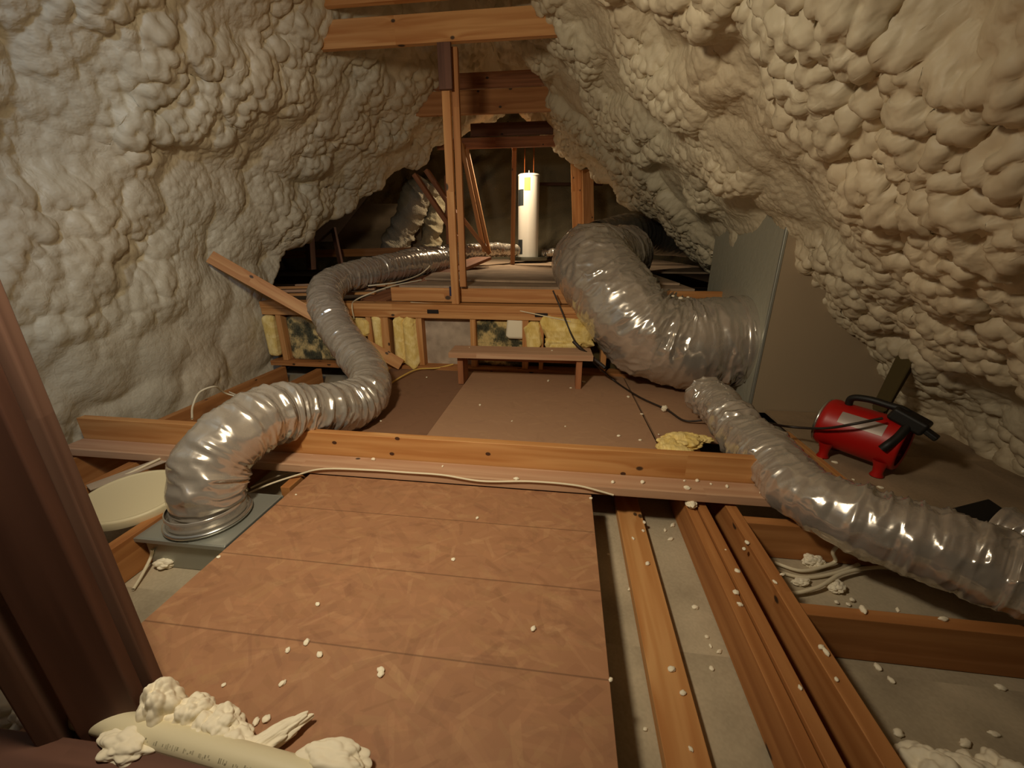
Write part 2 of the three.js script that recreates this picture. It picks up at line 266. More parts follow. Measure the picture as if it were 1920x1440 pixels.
J(-1.44, -1.40, -0.158, -0.020, -0.2, 2.78, M.woodB, 'lengthwise joist running between the round lid and the metal duct box');
J(-1.10, -1.06, -0.158, -0.020, 1.25, 2.78, M.woodB, 'lengthwise joist under the left edge of the narrow deck panel');
J(-0.30, -0.26, -0.158, -0.020, -0.3, 2.78, M.woodB, 'lengthwise joist hidden under the middle of the decks');
J(0.95, 0.99, -0.158, -0.022, 1.30, 2.78, M.woodB, 'lengthwise joist under the right silver duct beyond the blocks');
J(1.50, 1.54, -0.158, -0.020, 0.93, 2.5, M.woodB, 'lengthwise joist under the panel of the red blower');
J(-2.15, -1.46, -0.158, -0.030, 0.52, 0.558, M.woodB, 'short cross block behind the dark near post');

// long beam across the attic: an upright board nailed behind a flat one
{ const beam = block('cross_beam', -2.22, 0.832, 0.002, 0.140, 1.426, 1.463, M.woodA, 'long upright orange board with knots spanning across both decks', 'beam');
  for (const p of [[-0.950, 0.098, -1.425], [-0.665, 0.136, -1.425], [-0.696, 0.062, -1.425], [0.261, 0.041, -1.425], [0.778, 0.101, -1.425], [-0.282, 0.091, -1.425]]) { const k = mesh('knot', new THREE.CylinderGeometry(0.008, 0.008, 0.001, 18), M.knot, beam); k.rotation.set(Math.PI / 2, 0, 0); k.scale.set(1.3, 1, 0.9); k.position.set(p[0], p[1], p[2]).sub(beam.position); } }
block('cross_beam_ledge', -2.22, 0.842, 0.002, 0.037, 1.327, 1.424, M.woodDust, 'long flat dusty board along the front foot of the upright spanning board', 'board');

// ------------------------------------------------------------------ low stud wall, upper deck
const low = new THREE.Group(); low.name = 'wall_middle'; low.userData.kind = 'structure'; scene.add(low);
block('top_plate', -2.32, 1.9, 0.436, 0.486, 2.83, 2.965, M.woodA, null, null, null, low);
block('top_plate', -2.32, 1.9, 0.386, 0.435, 2.835, 2.965, M.woodA, null, null, null, low);
block('bottom_plate', -2.32, 0.9, -0.02, 0.018, 2.82, 2.95, M.woodB, null, null, null, low);
for (const [x, w] of [[-2.20, 0.042], [-1.46, 0.040], [-1.34, 0.07], [-1.065, 0.045], [-0.655, 0.042], [-0.268, 0.044], [-0.15, 0.03], [0.30, 0.04], [0.72, 0.04]]) block('stud', x - w / 2, x + w / 2, 0.019, 0.385, 2.845, 2.945, M.woodA, null, null, null, low);
for (const [x, y, w, h] of [[-0.945, 0.437, 0.085, 0.028], [-0.155, 0.428, 0.09, 0.028]]) { const o = mesh('plate_notch', new RoundedBoxGeometry(w, h, 0.006, 1, 0.002), M.nail, low); o.position.set(x, y, -2.829); }
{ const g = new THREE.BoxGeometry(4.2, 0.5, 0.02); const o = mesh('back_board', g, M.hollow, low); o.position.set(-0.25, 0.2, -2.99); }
{ const o = mesh('drywall_backing', new THREE.BoxGeometry(0.37, 0.37, 0.012), M.drywallPale, low); o.position.set(-0.86, 0.20, -2.925); o.userData.label = 'pale drywall closing one bay'; }
block('rim_beam', -1.32, 1.9, 0.487, 0.590, 2.985, 3.022, M.woodA, 'orange rim beam set back on top of the low stud wall', 'beam');
osb([[-1.25, 2.99], [0.9, 2.99], [0.9, 3.42], [-1.16, 3.42]], 0.606, M.osbDust, 'dusty pale board at the front edge of the upper deck', 0.9);
osb([[-0.62, 3.30], [0.85, 3.20], [0.85, 4.6], [-1.45, 4.6], [-1.2, 3.44]], 0.626, M.osbDust, 'dusty pale sheet lapped on the upper deck', 0.9);
osb([[-1.5, 4.62], [1.6, 4.62], [1.6, 5.9], [-1.6, 5.9]], 0.620, M.osbDust, 'dusty sheet on the upper deck before the water heater', 0.9);
osb([[-2.4, 5.92], [1.8, 5.92], [1.8, 8.6], [-2.4, 8.6]], 0.615, M.osbDust, 'dusty sheet on the upper deck carrying the water heater', 0.9);
board('loose_plank', [-1.503, 0.468, -3.050], [-1.041, 0.735, -5.200], 0.035, 0.24, M.woodC, 'wide brown plank lying on the left of the upper deck behind the tall post', 'plank');
// step bench in front of the low wall
{ const t = group('step_bench', [-0.27, 0.004, -2.56], 'low dusty wooden step bench standing before the stud wall', 'bench');
  const top = mesh('seat', plankGeo(0.93, 0.036, 0.20), M.woodDust, t); top.position.set(0, 0.215, 0); top.rotation.y = 0.04;
  for (const x of [-0.40, 0.385]) { const l = mesh('leg', plankGeo(0.198, 0.038, 0.14), M.woodC, t); l.rotation.z = Math.PI / 2; l.position.set(x, 0.098, -0.01); }
  const s = mesh('rail', plankGeo(0.75, 0.06, 0.03), M.woodC, t); s.position.set(0, 0.166, -0.075); }

// ------------------------------------------------------------------ insulation in the low wall
function fluff(w, h, d, amp, m, name, label, pos, grp, f = 9) {
  const g0 = new RoundedBoxGeometry(w, h, d, 10, Math.min(w, h, d) * 0.42); g0.deleteAttribute('normal'); const u = g0.attributes.uv.clone(); const g = mergeVertices(new THREE.BufferGeometry().setAttribute('position', g0.attributes.position), 1e-5);
  const p = g.attributes.position, uv = new Float32Array(p.count * 2);
  for (let i = 0; i < p.count; i++) { const x = p.getX(i), y = p.getY(i), z = p.getZ(i), k = 1 + amp * (fbm((x + pos[0]) * f, (y + pos[1]) * f, (z + pos[2]) * f, 3) * 1.6); p.setXYZ(i, x * k, y * k, z * k); const q = amp * 0.10, a = x + pos[0], b = y + pos[1], c = z + pos[2]; p.setXYZ(i, p.getX(i) + q * fbm(a * 14, b * 14, c * 14, 3), p.getY(i) + q * fbm(a * 14 + 9, b * 14, c * 14, 3), p.getZ(i) + q * fbm(a * 14, b * 14 + 9, c * 14, 3)); uv[i * 2] = x / 0.4 + pos[0]; uv[i * 2 + 1] = y / 0.4; }
  g.setAttribute('uv', new THREE.BufferAttribute(uv, 2)); g.computeVertexNormals(); const o = mesh(name, g, m); o.position.set(...pos); return tag(o, label, name === 'insulation_batt' ? 'insulation' : 'foam', grp);
}
fluff(0.66, 0.36, 0.08, 0.12, M.mould, 'insulation_batt', 'yellow insulation batt with black-green mould, leftmost wall bay', [-1.835, 0.20, -2.915]);
fluff(0.10, 0.34, 0.09, 0.2, M.batt, 'insulation_batt', 'pale yellow insulation packed around the leftmost end of the low wall', [-2.29, 0.2, -2.86]);
fluff(0.20, 0.15, 0.10, 0.25, M.batt, 'insulation_batt', 'yellow insulation tuft just right of the silver duct under the plate', [-1.56, 0.30, -2.87]);
fluff(0.06, 0.34, 0.08, 0.3, M.batt, 'insulation_batt', 'thin yellow insulation strip between two close studs', [-1.40, 0.21, -2.87]);
fluff(0.075, 0.36, 0.09, 0.3, M.batt, 'insulation_batt', 'slim upright yellow insulation roll left of the drywall bay', [-1.225, 0.215, -2.86]);
fluff(0.11, 0.38, 0.10, 0.3, M.batt, 'insulation_batt', 'thick upright yellow insulation roll against the stud of the drywall bay', [-1.14, 0.20, -2.86]);
fluff(0.36, 0.36, 0.06, 0.1, M.mould, 'insulation_batt', 'dark mouldy insulation with pale threads behind the step bench', [-0.46, 0.20, -2.92], null, 14);
fluff(0.13, 0.15, 0.05, 0.12, M.foamBit, 'foam_lump', 'rounded pale lump in the mouldy bay above the step bench', [-0.34, 0.325, -2.87]);
fluff(0.12, 0.20, 0.10, 0.3, M.batt, 'insulation_batt', 'yellow insulation wad in the bay right of the mouldy bay', [-0.21, 0.27, -2.87]);
fluff(0.36, 0.22, 0.16, 0.34, M.batt, 'insulation_batt', 'bulging yellow insulation hanging over the right end of the step bench', [0.06, 0.29, -2.83]);
fluff(0.30, 0.10, 0.12, 0.4, M.batt, 'insulation_batt', 'torn flap of yellow insulation drooping behind the black cord', [0.02, 0.235, -2.80]);

// ------------------------------------------------------------------ collar ties, posts and braces
const tie = (x0, x1, y0, y1, d0, d1, m, l) => block('collar_tie', x0, x1, y0, y1, d0, d1, m, l, 'collar tie');
tie(-1.78, 0.16, 2.04, 2.185, 2.85, 2.89, M.woodA, 'lower board of the nearest collar tie, resting on the tall post');
tie(-1.50, -0.20, 2.21, 2.36, 2.76, 2.80, M.woodA, 'upper board of the nearest collar tie at the top edge of the view');
tie(-1.78, 0.16, 2.05, 2.24, 4.28, 4.32, M.woodB, 'lower board of the middle collar tie');
tie(-1.35, -0.25, 2.26, 2.38, 4.30, 4.34, M.woodC, 'upper board of the middle collar tie with foam drips on it');
tie(-1.70, 0.20, 2.05, 2.17, 5.68, 5.72, M.woodC, 'lower board of the farthest collar tie before the water heater');
tie(-1.25, -0.22, 2.18, 2.32, 5.66, 5.70, M.woodDark, 'upper dark board of the farthest collar tie');
block('tall_post', -0.812, -0.760, 0.487, 2.04, 2.872, 2.91, M.woodA, 'left stud of the doubled tall post standing on the low wall', 'post');
block('tall_post', -0.757, -0.712, 0.607, 2.04, 2.915, 2.95, M.woodB, 'right stud of the doubled tall post, ending above the plate', 'post');
block('post_block', -0.818, -0.735, 1.80, 2.038, 2.842, 2.869, M.woodDark, 'short dark piece at the head of the tall post under the nearest tie', 'wood block');  // short dark piece over the head of the post
{ const o = mesh('blue_mark', new RoundedBoxGeometry(0.02, 0.07, 0.004, 1, 0.001), M.ink); o.position.set(...[-0.847, 0.567, -2.980]); tag(o, 'small dark blue mark on the rim beam beside the tall post', 'mark'); }
board('diagonal_brace', [-2.295, 0.821, -2.460], [-1.209, 0.034, -2.790], 0.04, 0.085, M.woodA, 'long sloping orange brace passing behind the left silver duct', 'brace', null, null, 1.2);
const br = (A, B, h, w, m, l, roll = 0) => board('attic_brace', A, B, h, w, m, l, 'brace', null, null, roll);
br(...[[-1.778, 1.660, -5.000], [-1.277, 0.936, -5.000]], 0.05, 0.11, M.woodC, 'lower of two dark sloping braces left of the tall post');
br(...[[-1.667, 1.718, -5.100], [-1.267, 1.144, -5.100]], 0.05, 0.11, M.woodC, 'upper of two dark sloping braces left of the tall post');
br(...[[-1.341, 2.076, -5.550], [-1.080, 0.806, -5.550]], 0.10, 0.05, M.woodA, 'bright leaning orange brace right of the tall post, left board');
br(...[[-1.287, 2.026, -5.600], [-1.024, 0.791, -5.600]], 0.05, 0.04, M.woodA, 'bright leaning orange brace right of the tall post, right board');
br(...[[-1.366, 1.278, -5.300], [-0.988, 0.782, -5.400]], 0.05, 0.09, M.woodB, 'thin sloping brace meeting the foot of the bright leaning brace');
board('attic_post', [-1.427, 1.671, -5.200], [-1.450, 0.720, -5.200], 0.10, 0.09, M.woodC, 'dark square post half hidden behind the tall post', 'post');
board('attic_post', [-0.747, 2.224, -6.100], [-0.775, 0.603, -6.100], 0.045, 0.06, M.woodB, 'thin wood post just left of the water heater', 'post');
board('attic_post', [0.083, 1.999, -6.300], [0.168, 0.959, -6.300], 0.05, 0.15, M.woodA, 'dark orange board upright right of the water heater', 'post');
board('attic_post', [0.246, 1.862, -6.200], [0.317, 0.958, -6.200], 0.05, 0.15, M.woodA, 'lighter orange board upright against the right roof slope', 'post');
board('attic_post', [-2.955, 1.005, -4.600], [-2.997, 0.618, -4.600], 0.10, 0.06, M.woodDark, 'short dark post at far left under the roof edge', 'post');
board('attic_post', [-2.887, 1.167, -5.000], [-2.841, 0.630, -5.000], 0.05, 0.05, M.woodDark, 'thin dark leaning stick at far left', 'post');
board('purlin', [-0.852, 2.021, -8.700], [0.644, 1.996, -8.700], 0.05, 0.05, M.woodDark, 'dark horizontal purlin on the far wall behind the water heater', 'purlin');
{ const o = mesh('wall_panel', new RoundedBoxGeometry(1.5, 0.75, 0.02, 1, 0.004), M.osbGrey); o.position.set(...[-3.066, 1.128, -6.600]); tag(o, 'flat tan board at far left beyond the left roof edge', 'board'); }
board('far_joist', [-4.144, 0.754, -5.600], [-1.902, 0.817, -5.600], 0.10, 0.05, M.woodB, 'reddish joist across the dark far left attic', 'joist');
// lumber stacked on the upper deck at left
for (let k = 0; k < 7; k++) board('furring_strip', [-2.6 + 0.03 * k, 0.50 + 0.022 * (k % 3), -3.06 - 0.085 * k], [-1.55 - 0.05 * (k % 2), 0.52 + 0.022 * (k % 3), -3.2 - 0.11 * k], 0.02, 0.05, k % 2 ? M.woodDust : M.woodA, ['frontmost strip', 'second strip from the front', 'third strip from the front', 'middle strip', 'third strip from the back', 'second strip from the back', 'rearmost strip'][k] + ' of the wood pile behind the left duct', 'wood strip', 'strips piled left on the upper deck');

// near post at left, three boards
{ const t = group('near_post', [-0.845, -0.15, -0.43], 'large dark brown post close by at left, rising out of the picture', 'post');
  const yaw = Math.atan2(0.047, 0.081);
  const a = mesh('post_board', plankGeo(3.3, 0.096, 0.036, 0.005), M.woodDark, t); a.rotation.set(0, yaw, Math.PI / 2, 'YXZ'); a.position.set(0.008, 1.65, 0.01);
  const b = mesh('post_board', plankGeo(3.3, 0.090, 0.036, 0.006), M.woodDull, t); b.rotation.set(0, yaw, Math.PI / 2, 'YXZ'); b.position.set(-0.002, 1.65, -0.036);
  const c = mesh('post_board', plankGeo(3.3, 0.04, 0.08, 0.006), M.woodDull, t); c.rotation.set(0, yaw, Math.PI / 2, 'YXZ'); c.position.set(-0.085, 1.65, 0.03); }
board('near_beam', [-1.45, 0.005, -0.318], [-0.40, 0.005, -0.338], 0.05, 0.10, M.woodDark, 'dark brown timber at the lower left corner in front of the near post', 'beam');

// ------------------------------------------------------------------ ducts
function tubeGeo(pts, rad, o) {
  const c = new THREE.CatmullRomCurve3(pts.map(V), false, 'centripetal'), L = c.getLength(), n = Math.round(L / o.seg), m = o.round, F = c.computeFrenetFrames(n, false);
  const P = [], U = [], I = [];
  for (let i = 0; i <= n; i++) {
    const t = i / n, p = c.getPointAt(t), s = t * L, T0 = F.tangents[Math.max(0, i - 6)], T1 = F.tangents[Math.min(n, i + 6)], bend = T1.clone().sub(T0).multiplyScalar(1 / (o.seg * 12));
    const r0 = typeof rad === 'function' ? rad(t) : rad;
    for (let j = 0; j < m; j++) {
      const a = j / m * Math.PI * 2, dir = F.normals[i].clone().multiplyScalar(Math.cos(a)).addScaledVector(F.binormals[i], Math.sin(a));
      const x = p.x + dir.x * r0, y = p.y + dir.y * r0, z = p.z + dir.z * r0, comp = Math.max(0, bend.dot(dir)) * r0;
      const ph = s / o.pitch + 0.22 * noise(x * 7, y * 7, z * 7);
      const rib = Math.pow(Math.abs(Math.sin(ph * Math.PI)), 0.6) - 0.6;
      const w1 = 1 - Math.abs(noise(s * o.wf, x * 5 + y * 5, z * 5 + y * 3)), w2 = 1 - Math.abs(noise(s * o.wf * 2.2 + 7, x * 11 - z * 7, y * 11)), w3 = 1 - Math.abs(noise(x * 26, y * 26, z * 26));
      const loc = 0.35 + 0.65 * Math.max(0, Math.min(1, 0.5 + 1.5 * noise(x * 5 + 3, y * 5, z * 5)));
      let d = o.rib * rib + loc * (1 + 1.2 * Math.min(1, comp)) * o.wr * (w1 * w1 * w1 * 1.0 + w2 * w2 * w2 * 0.5 + w3 * w3 * (o.fine || 0.2) - 0.7) + o.sag * noise(s * 3, x * 3, z * 3);
      P.push(p.x + dir.x * (r0 + d), p.y + dir.y * (r0 + d), p.z + dir.z * (r0 + d)); U.push(j / m * 3, s / 0.3);
      if (i < n) { const A = i * m + j, B = i * m + (j + 1) % m; I.push(A, A + m, B, B, A + m, B + m); }
    }
  }
  const g = new THREE.BufferGeometry(); g.setAttribute('position', new THREE.Float32BufferAttribute(P, 3)); g.setAttribute('uv', new THREE.Float32BufferAttribute(U, 2)); g.setIndex(I); g.computeVertexNormals();
  // face outwards
  const nn = g.attributes.normal, q = new THREE.Vector3(nn.getX(0), nn.getY(0), nn.getZ(0)), cc = c.getPointAt(0); if (q.dot(new THREE.Vector3(P[0], P[1], P[2]).sub(cc)) < 0) { for (let i = 0; i < I.length; i += 3) { const k = I[i]; I[i] = I[i + 1]; I[i + 1] = k; } g.setIndex(I); g.computeVertexNormals(); }
  return g;
}
function ringAt(A, B, r, len, m, name, parent) {
  const g = new THREE.LatheGeometry([[r * 0.97, 0], [r, 0.002], [r * 1.012, len * 0.3], [r, len * 0.5], [r * 1.012, len * 0.75], [r, len - 0.002], [r * 0.97, len]].map((p) => new THREE.Vector2(...p)), 56);
  const o = mesh(name, g, m, parent); o.position.set(...A); o.quaternion.setFromUnitVectors(new THREE.Vector3(0, 1, 0), V(B).sub(V(A)).normalize()); return o;
}
// left duct: box, over the beam, along the joists, up over the low wall and away
{ const d = group('flexible_duct', null, 'silver foil flexible duct snaking from the metal floor box over the low wall', 'duct');
  const pts = [[-1.252, -0.046, -1.068], [-1.243, 0.007, -1.072], [-1.243, 0.088, -1.085], [-1.236, 0.164, -1.135], [-1.204, 0.229, -1.250], [-1.175, 0.223, -1.440], [-1.114, 0.158, -1.600], [-1.071, 0.114, -1.780], [-1.050, 0.130, -1.960], [-1.143, 0.195, -2.140], [-1.337, 0.287, -2.320], [-1.528, 0.424, -2.480], [-1.678, 0.551, -2.680], [-1.744, 0.632, -2.980], [-1.669, 0.672, -3.350], [-1.522, 0.714, -3.900], [-1.285, 0.738, -4.700]];
  mesh('foil_sleeve', tubeGeo(pts, (t) => 0.117 + 0.004 * Math.sin(t * 9), { seg: 0.0055, round: 96, pitch: 0.075, rib: 0.004, wr: 0.017, wf: 26, sag: 0.008 }), M.foil, d);
  { const p = [-1.240, -0.022, -1.062]; ringAt(p, [p[0], p[1] + 1, p[2]], 0.121, 0.05, M.foil, 'tape_band', d); }
  { const g = new THREE.TorusGeometry(0.126, 0.008, 10, 48); const o = mesh('collar_bead', g, M.chrome, d); o.rotation.x = Math.PI / 2; o.position.set(...[-1.232, -0.016, -1.055]); } }
// metal box under it
{ const t = group('duct_box', [-1.235, -0.158, -1.07], 'galvanised metal floor box under the end of the left silver duct', 'duct box');
  const w = 0.29, dd = 0.25, lid = mesh('box_top', new RoundedBoxGeometry(w + 0.05, 0.014, dd + 0.03, 2, 0.004), M.sheet, t); lid.position.set(0.0, 0.120, 0);
  for (const [x, z, a, b] of [[0, dd / 2, w, 0.006], [0, -dd / 2, w, 0.006], [w / 2, 0, 0.006, dd], [-w / 2, 0, 0.006, dd]]) { const o = mesh('box_side', new THREE.BoxGeometry(a, 0.112, b), M.sheet, t); o.position.set(x, 0.057, z); }
  for (const s of [-1, 1]) { const o = mesh('flange', new RoundedBoxGeometry(w + 0.056, 0.016, 0.006, 1, 0.002), M.sheet, t); o.position.set(0, 0.119, s * (dd / 2 + 0.017)); } }
// large duct out of the plenum
{ const d = group('large_flexible_duct', null, 'very large silver foil duct curving from the grey plenum up to the upper deck', 'duct');
  const pts = [[1.090, 0.329, -2.600], [0.965, 0.322, -2.600], [0.759, 0.302, -2.600], [0.536, 0.367, -2.640], [0.361, 0.538, -2.760], [0.213, 0.709, -2.960], [0.179, 0.765, -3.150], ...[[0.318, 0.773, -3.600], [0.558, 0.795, -4.100]]];
  mesh('foil_sleeve', tubeGeo(pts, (t) => 0.275 - 0.012 * t + 0.006 * Math.sin(t * 14), { seg: 0.008, round: 150, pitch: 0.16, rib: 0.003, wr: 0.027, wf: 17, sag: 0.010 }), M.foil, d);
  ringAt([1.112, 0.330, -2.600], [0.981, 0.322, -2.600], 0.279, 0.075, M.foil, 'tape_band', d);
  ringAt([1.143, 0.331, -2.600], [0.981, 0.322, -2.600], 0.270, 0.10, M.sheet, 'metal_collar', d); }
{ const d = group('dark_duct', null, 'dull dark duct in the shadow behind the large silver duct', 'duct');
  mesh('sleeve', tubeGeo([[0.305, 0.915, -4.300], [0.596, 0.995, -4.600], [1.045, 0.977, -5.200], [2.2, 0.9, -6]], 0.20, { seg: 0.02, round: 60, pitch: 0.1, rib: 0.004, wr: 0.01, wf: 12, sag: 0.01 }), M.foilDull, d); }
// right duct
{ const d = group('right_flexible_duct', null, 'silver foil flexible duct running along the right from the plenum to the lower right corner', 'duct');
  const pts = [[0.774, 0.130, -2.161], [0.810, 0.120, -2.043], [0.813, 0.100, -1.724], [0.832, 0.095, -1.489], [0.845, 0.090, -1.295], [0.902, 0.090, -1.194], [1.015, 0.090, -1.104], [1.122, 0.090, -1.024], [1.217, 0.090, -0.945], [1.319, 0.090, -0.863]];
  mesh('foil_sleeve', tubeGeo(pts, (t) => 0.098 + 0.006 * Math.sin(t * 17 + 1), { seg: 0.005, round: 90, pitch: 0.07, rib: 0.004, wr: 0.018, wf: 28, sag: 0.008, fine: 0.7 }), M.foil, d); }
{ const d = group('second_right_duct', null, 'short length of silver duct showing at the right edge behind the main right duct', 'duct');
  mesh('foil_sleeve', tubeGeo([[1.437, 0.030, -1.279], [1.465, 0.030, -1.224], [1.496, 0.030, -1.154], [1.540, 0.030, -1.059]], 0.07, { seg: 0.006, round: 60, pitch: 0.06, rib: 0.004, wr: 0.010, wf: 28, sag: 0.006 }), M.foil, d); }
{ const o = mesh('black_sheet', new RoundedBoxGeometry(0.16, 0.012, 0.10, 2, 0.005), M.black); const p = [1.442, 0.030, -1.326]; o.position.set(...p); o.rotation.set(0.25, 0.3, 0.1); tag(o, 'flat black piece tucked beside the right silver duct', 'plastic sheet'); }  // thin flat black slab beside the right duct
// small foil runs far away on the upper deck
{ const d = group('far_duct', null, 'crinkled silver duct lying on the upper deck left of the water heater', 'duct');
  mesh('foil_sleeve', tubeGeo([[-1.711, 0.742, -4.200], [-1.628, 0.786, -4.600], [-1.498, 0.789, -5.000], [-1.229, 0.818, -5.600], [-1.003, 0.827, -6.000], [-0.805, 0.805, -6.600]], 0.09, { seg: 0.012, round: 40, pitch: 0.06, rib: 0.008, wr: 0.022, wf: 22, sag: 0.01 }), M.foil, d); }
{ const d = group('far_duct', null, 'small bright end of silver duct right of the water heater base', 'duct');
  mesh('foil_sleeve', tubeGeo([[-0.418, 0.745, -7.200], [-0.283, 0.763, -7.200], [-0.012, 0.761, -7.300]], 0.07, { seg: 0.012, round: 40, pitch: 0.06, rib: 0.008, wr: 0.02, wf: 22, sag: 0.01 }), M.foil, d); }
{ const d = group('insulated_pipe', null, 'grey foam-crusted pipe sloping down far left of the tall post', 'pipe');
  mesh('sleeve', tubeGeo([[-2.037, 1.757, -6.200], [-2.313, 1.334, -6.200], [-2.531, 0.961, -6.200], [-2.656, 0.570, -6.200]], 0.2, { seg: 0.02, round: 40, pitch: 0.3, rib: 0.02, wr: 0.06, wf: 6, sag: 0.04 }), M.foamGrey, d); }
{ const d = group('insulated_pipe', null, 'darker foam-crusted pipe beside the grey sloping one', 'pipe');
  mesh('sleeve', tubeGeo([[-1.907, 1.638, -6.400], [-2.044, 1.194, -6.400], [-2.185, 0.645, -6.400]], 0.14, { seg: 0.02, round: 40, pitch: 0.3, rib: 0.02, wr: 0.06, wf: 6, sag: 0.04 }), M.foamDusk, d); }

// sheet-metal plenum
{ const t = group('plenum', [1.59, -0.02, -2.80], 'large grey-brown sheet metal plenum box half buried in the right foam slope', 'plenum');
  const w = 1.0, h = 1.15, dd = 1.0;
  const f = mesh('front_sheet', new RoundedBoxGeometry(w, h, 0.008, 1, 0.002), M.plenum, t); f.position.set(0, h / 2, dd / 2);
  const s = mesh('side_sheet', new RoundedBoxGeometry(0.008, h, dd, 1, 0.002), M.plenumSide, t); s.position.set(-w / 2, h / 2, 0);
  const tp = mesh('top_sheet', new RoundedBoxGeometry(w, 0.008, dd, 1, 0.002), M.plenumSide, t); tp.position.set(0, h, 0);
  const e = mesh('corner_seam', plankGeo(h, 0.016, 0.016, 0.004), M.sheet, t); e.rotation.z = Math.PI / 2; e.position.set(-w / 2, h / 2, dd / 2); }
{ const o = fluff(0.05, 0.33, 0.09, 0.3, M.hollow, 'insulation_batt', 'dark olive piece standing for the shade inside a gap of the right foam', [1.544, 0.261, -1.980]); o.rotation.set(0, 0.2, -0.22); }  // no real batt: dark piece added for the shade of an opening

// ------------------------------------------------------------------ water heater
{ const t = group('water_heater', [-0.619, 0.650, -6.900], 'tall white cylindrical water heater standing on the upper deck', 'water heater'), r = 0.165, h = 1.27;
  const L = (name, pts, m) => mesh(name, new THREE.LatheGeometry(pts.map((p) => new THREE.Vector2(...p)), 48), m, t);
  L('drain_pan', [[0, 0], [0.30, 0], [0.31, 0.005], [0.315, 0.06], [0.305, 0.06], [0.30, 0.012], [0, 0.012]], M.pan);
  L('tank', [[0, 0.015], [r - 0.01, 0.015], [r, 0.03], [r, h - 0.03], [r + 0.004, h - 0.028], [r + 0.004, h - 0.01], [r - 0.01, h], [0.04, h + 0.012], [0, h + 0.013]], M.tank);
  const patch = (name, m, a0, a1, y0, y1, k = 1.012) => { const g = new THREE.CylinderGeometry(r * k, r * k, y1 - y0, 12, 1, true, a0, a1 - a0); g.translate(0, (y0 + y1) / 2, 0); const g2 = g; return mesh(name, g2, m, t); };
  patch('energy_label', M.label, -0.35, 0.22, 1.03, 1.21);
  patch('access_panel', M.panel, -1.25, -0.42, 0.82, 1.05); patch('access_panel', M.panel, -1.25, -0.5, 0.10, 0.32);
  for (const x of [-0.07, 0.07]) { const p = mesh('pipe', new THREE.CylinderGeometry(0.008, 0.008, 0.42, 12), M.copper, t); p.position.set(x, h + 0.2, 0); }
  const v = mesh('relief_valve', new THREE.CylinderGeometry(0.012, 0.016, 0.05, 14), M.chrome, t); v.position.set(0, h + 0.03, 0); }

// ------------------------------------------------------------------ red blower
{ const t = group('blower', [1.251, 0.000, -1.688], 'red cylindrical portable blower with black carry handle and two feet on the dusty panel', 'blower');
  t.rotation.y = -0.85;
  const body = new THREE.Group(); body.position.set(0.0, 0.138, -0.055); body.rotation.z = -0.04; t.add(body); body.name = 'body';
  const lathe = (name, pts, m, seg = 56) => { const o = mesh(name, new THREE.LatheGeometry(pts.map((p) => new THREE.Vector2(...p)), seg), m, body); o.rotation.z = -Math.PI / 2; return o; };
  lathe('housing', [[0.086, -0.138], [0.098, -0.142], [0.106, -0.132], [0.108, -0.115], [0.104, -0.10], [0.104, 0.10], [0.107, 0.112], [0.106, 0.13], [0.098, 0.138], [0.086, 0.134]], M.red);
  lathe('chrome_rim', [[0.090, -0.150], [0.098, -0.152], [0.102, -0.146], [0.098, -0.140], [0.090, -0.142]], M.chrome);
  for (let k = 1; k < 5; k++) { const o = mesh('grille_ring', new THREE.TorusGeometry(0.018 * k + 0.006, 0.0022, 6, 40), M.chrome, body); o.rotation.y = Math.PI / 2; o.position.x = -0.143; }
  const mo = mesh('motor', new THREE.CylinderGeometry(0.045, 0.045, 0.2, 24), M.black, body); mo.rotation.z = Math.PI / 2;
  const lb = mesh('side_label', new THREE.CylinderGeometry(0.1056, 0.1056, 0.15, 20, 1, true, -0.95, 0.5), M.band, body); lb.rotation.z = -Math.PI / 2;
  for (const x of [-0.095, 0.095]) for (const z of [0.06, -0.06]) {
    const leg = mesh('foot', new THREE.LatheGeometry([[0.030, 0.075], [0.020, 0.045], [0.017, 0.02], [0.024, 0.004], [0.020, 0], [0, 0]].map((p) => new THREE.Vector2(...p)), 18), M.red, t); leg.position.set(x, 0, -0.055 + z * 1.15);
    const pad = mesh('rubber_pad', new THREE.CylinderGeometry(0.022, 0.022, 0.008, 16), M.black, leg); pad.position.y = 0.004; }
  const hp = new THREE.CatmullRomCurve3([[-0.075, 0.235, -0.055], [-0.07, 0.275, -0.05], [-0.02, 0.29, -0.045], [0.05, 0.286, -0.045], [0.11, 0.275, -0.05], [0.125, 0.235, -0.055]].map(V));
  mesh('carry_handle', new THREE.TubeGeometry(hp, 50, 0.014, 14), M.black, t);
  const sw = mesh('switch_box', new RoundedBoxGeometry(0.12, 0.055, 0.075, 3, 0.012), M.black, t); sw.position.set(0.125, 0.25, -0.04); sw.rotation.z = -0.35;
  const wr = mesh('cord_wrap', new THREE.TubeGeometry(new THREE.CatmullRomCurve3([[0.13, 0.235, -0.02], [0.12, 0.19, 0.03], [0.105, 0.16, 0.06], [0.095, 0.14, 0.065]].map(V)), 24, 0.016, 12), M.black, t);
  const tab = mesh('switch_lever', new RoundedBoxGeometry(0.06, 0.02, 0.04, 2, 0.006), M.black, t); tab.position.set(0.19, 0.222, -0.03); tab.rotation.z = -0.5; }

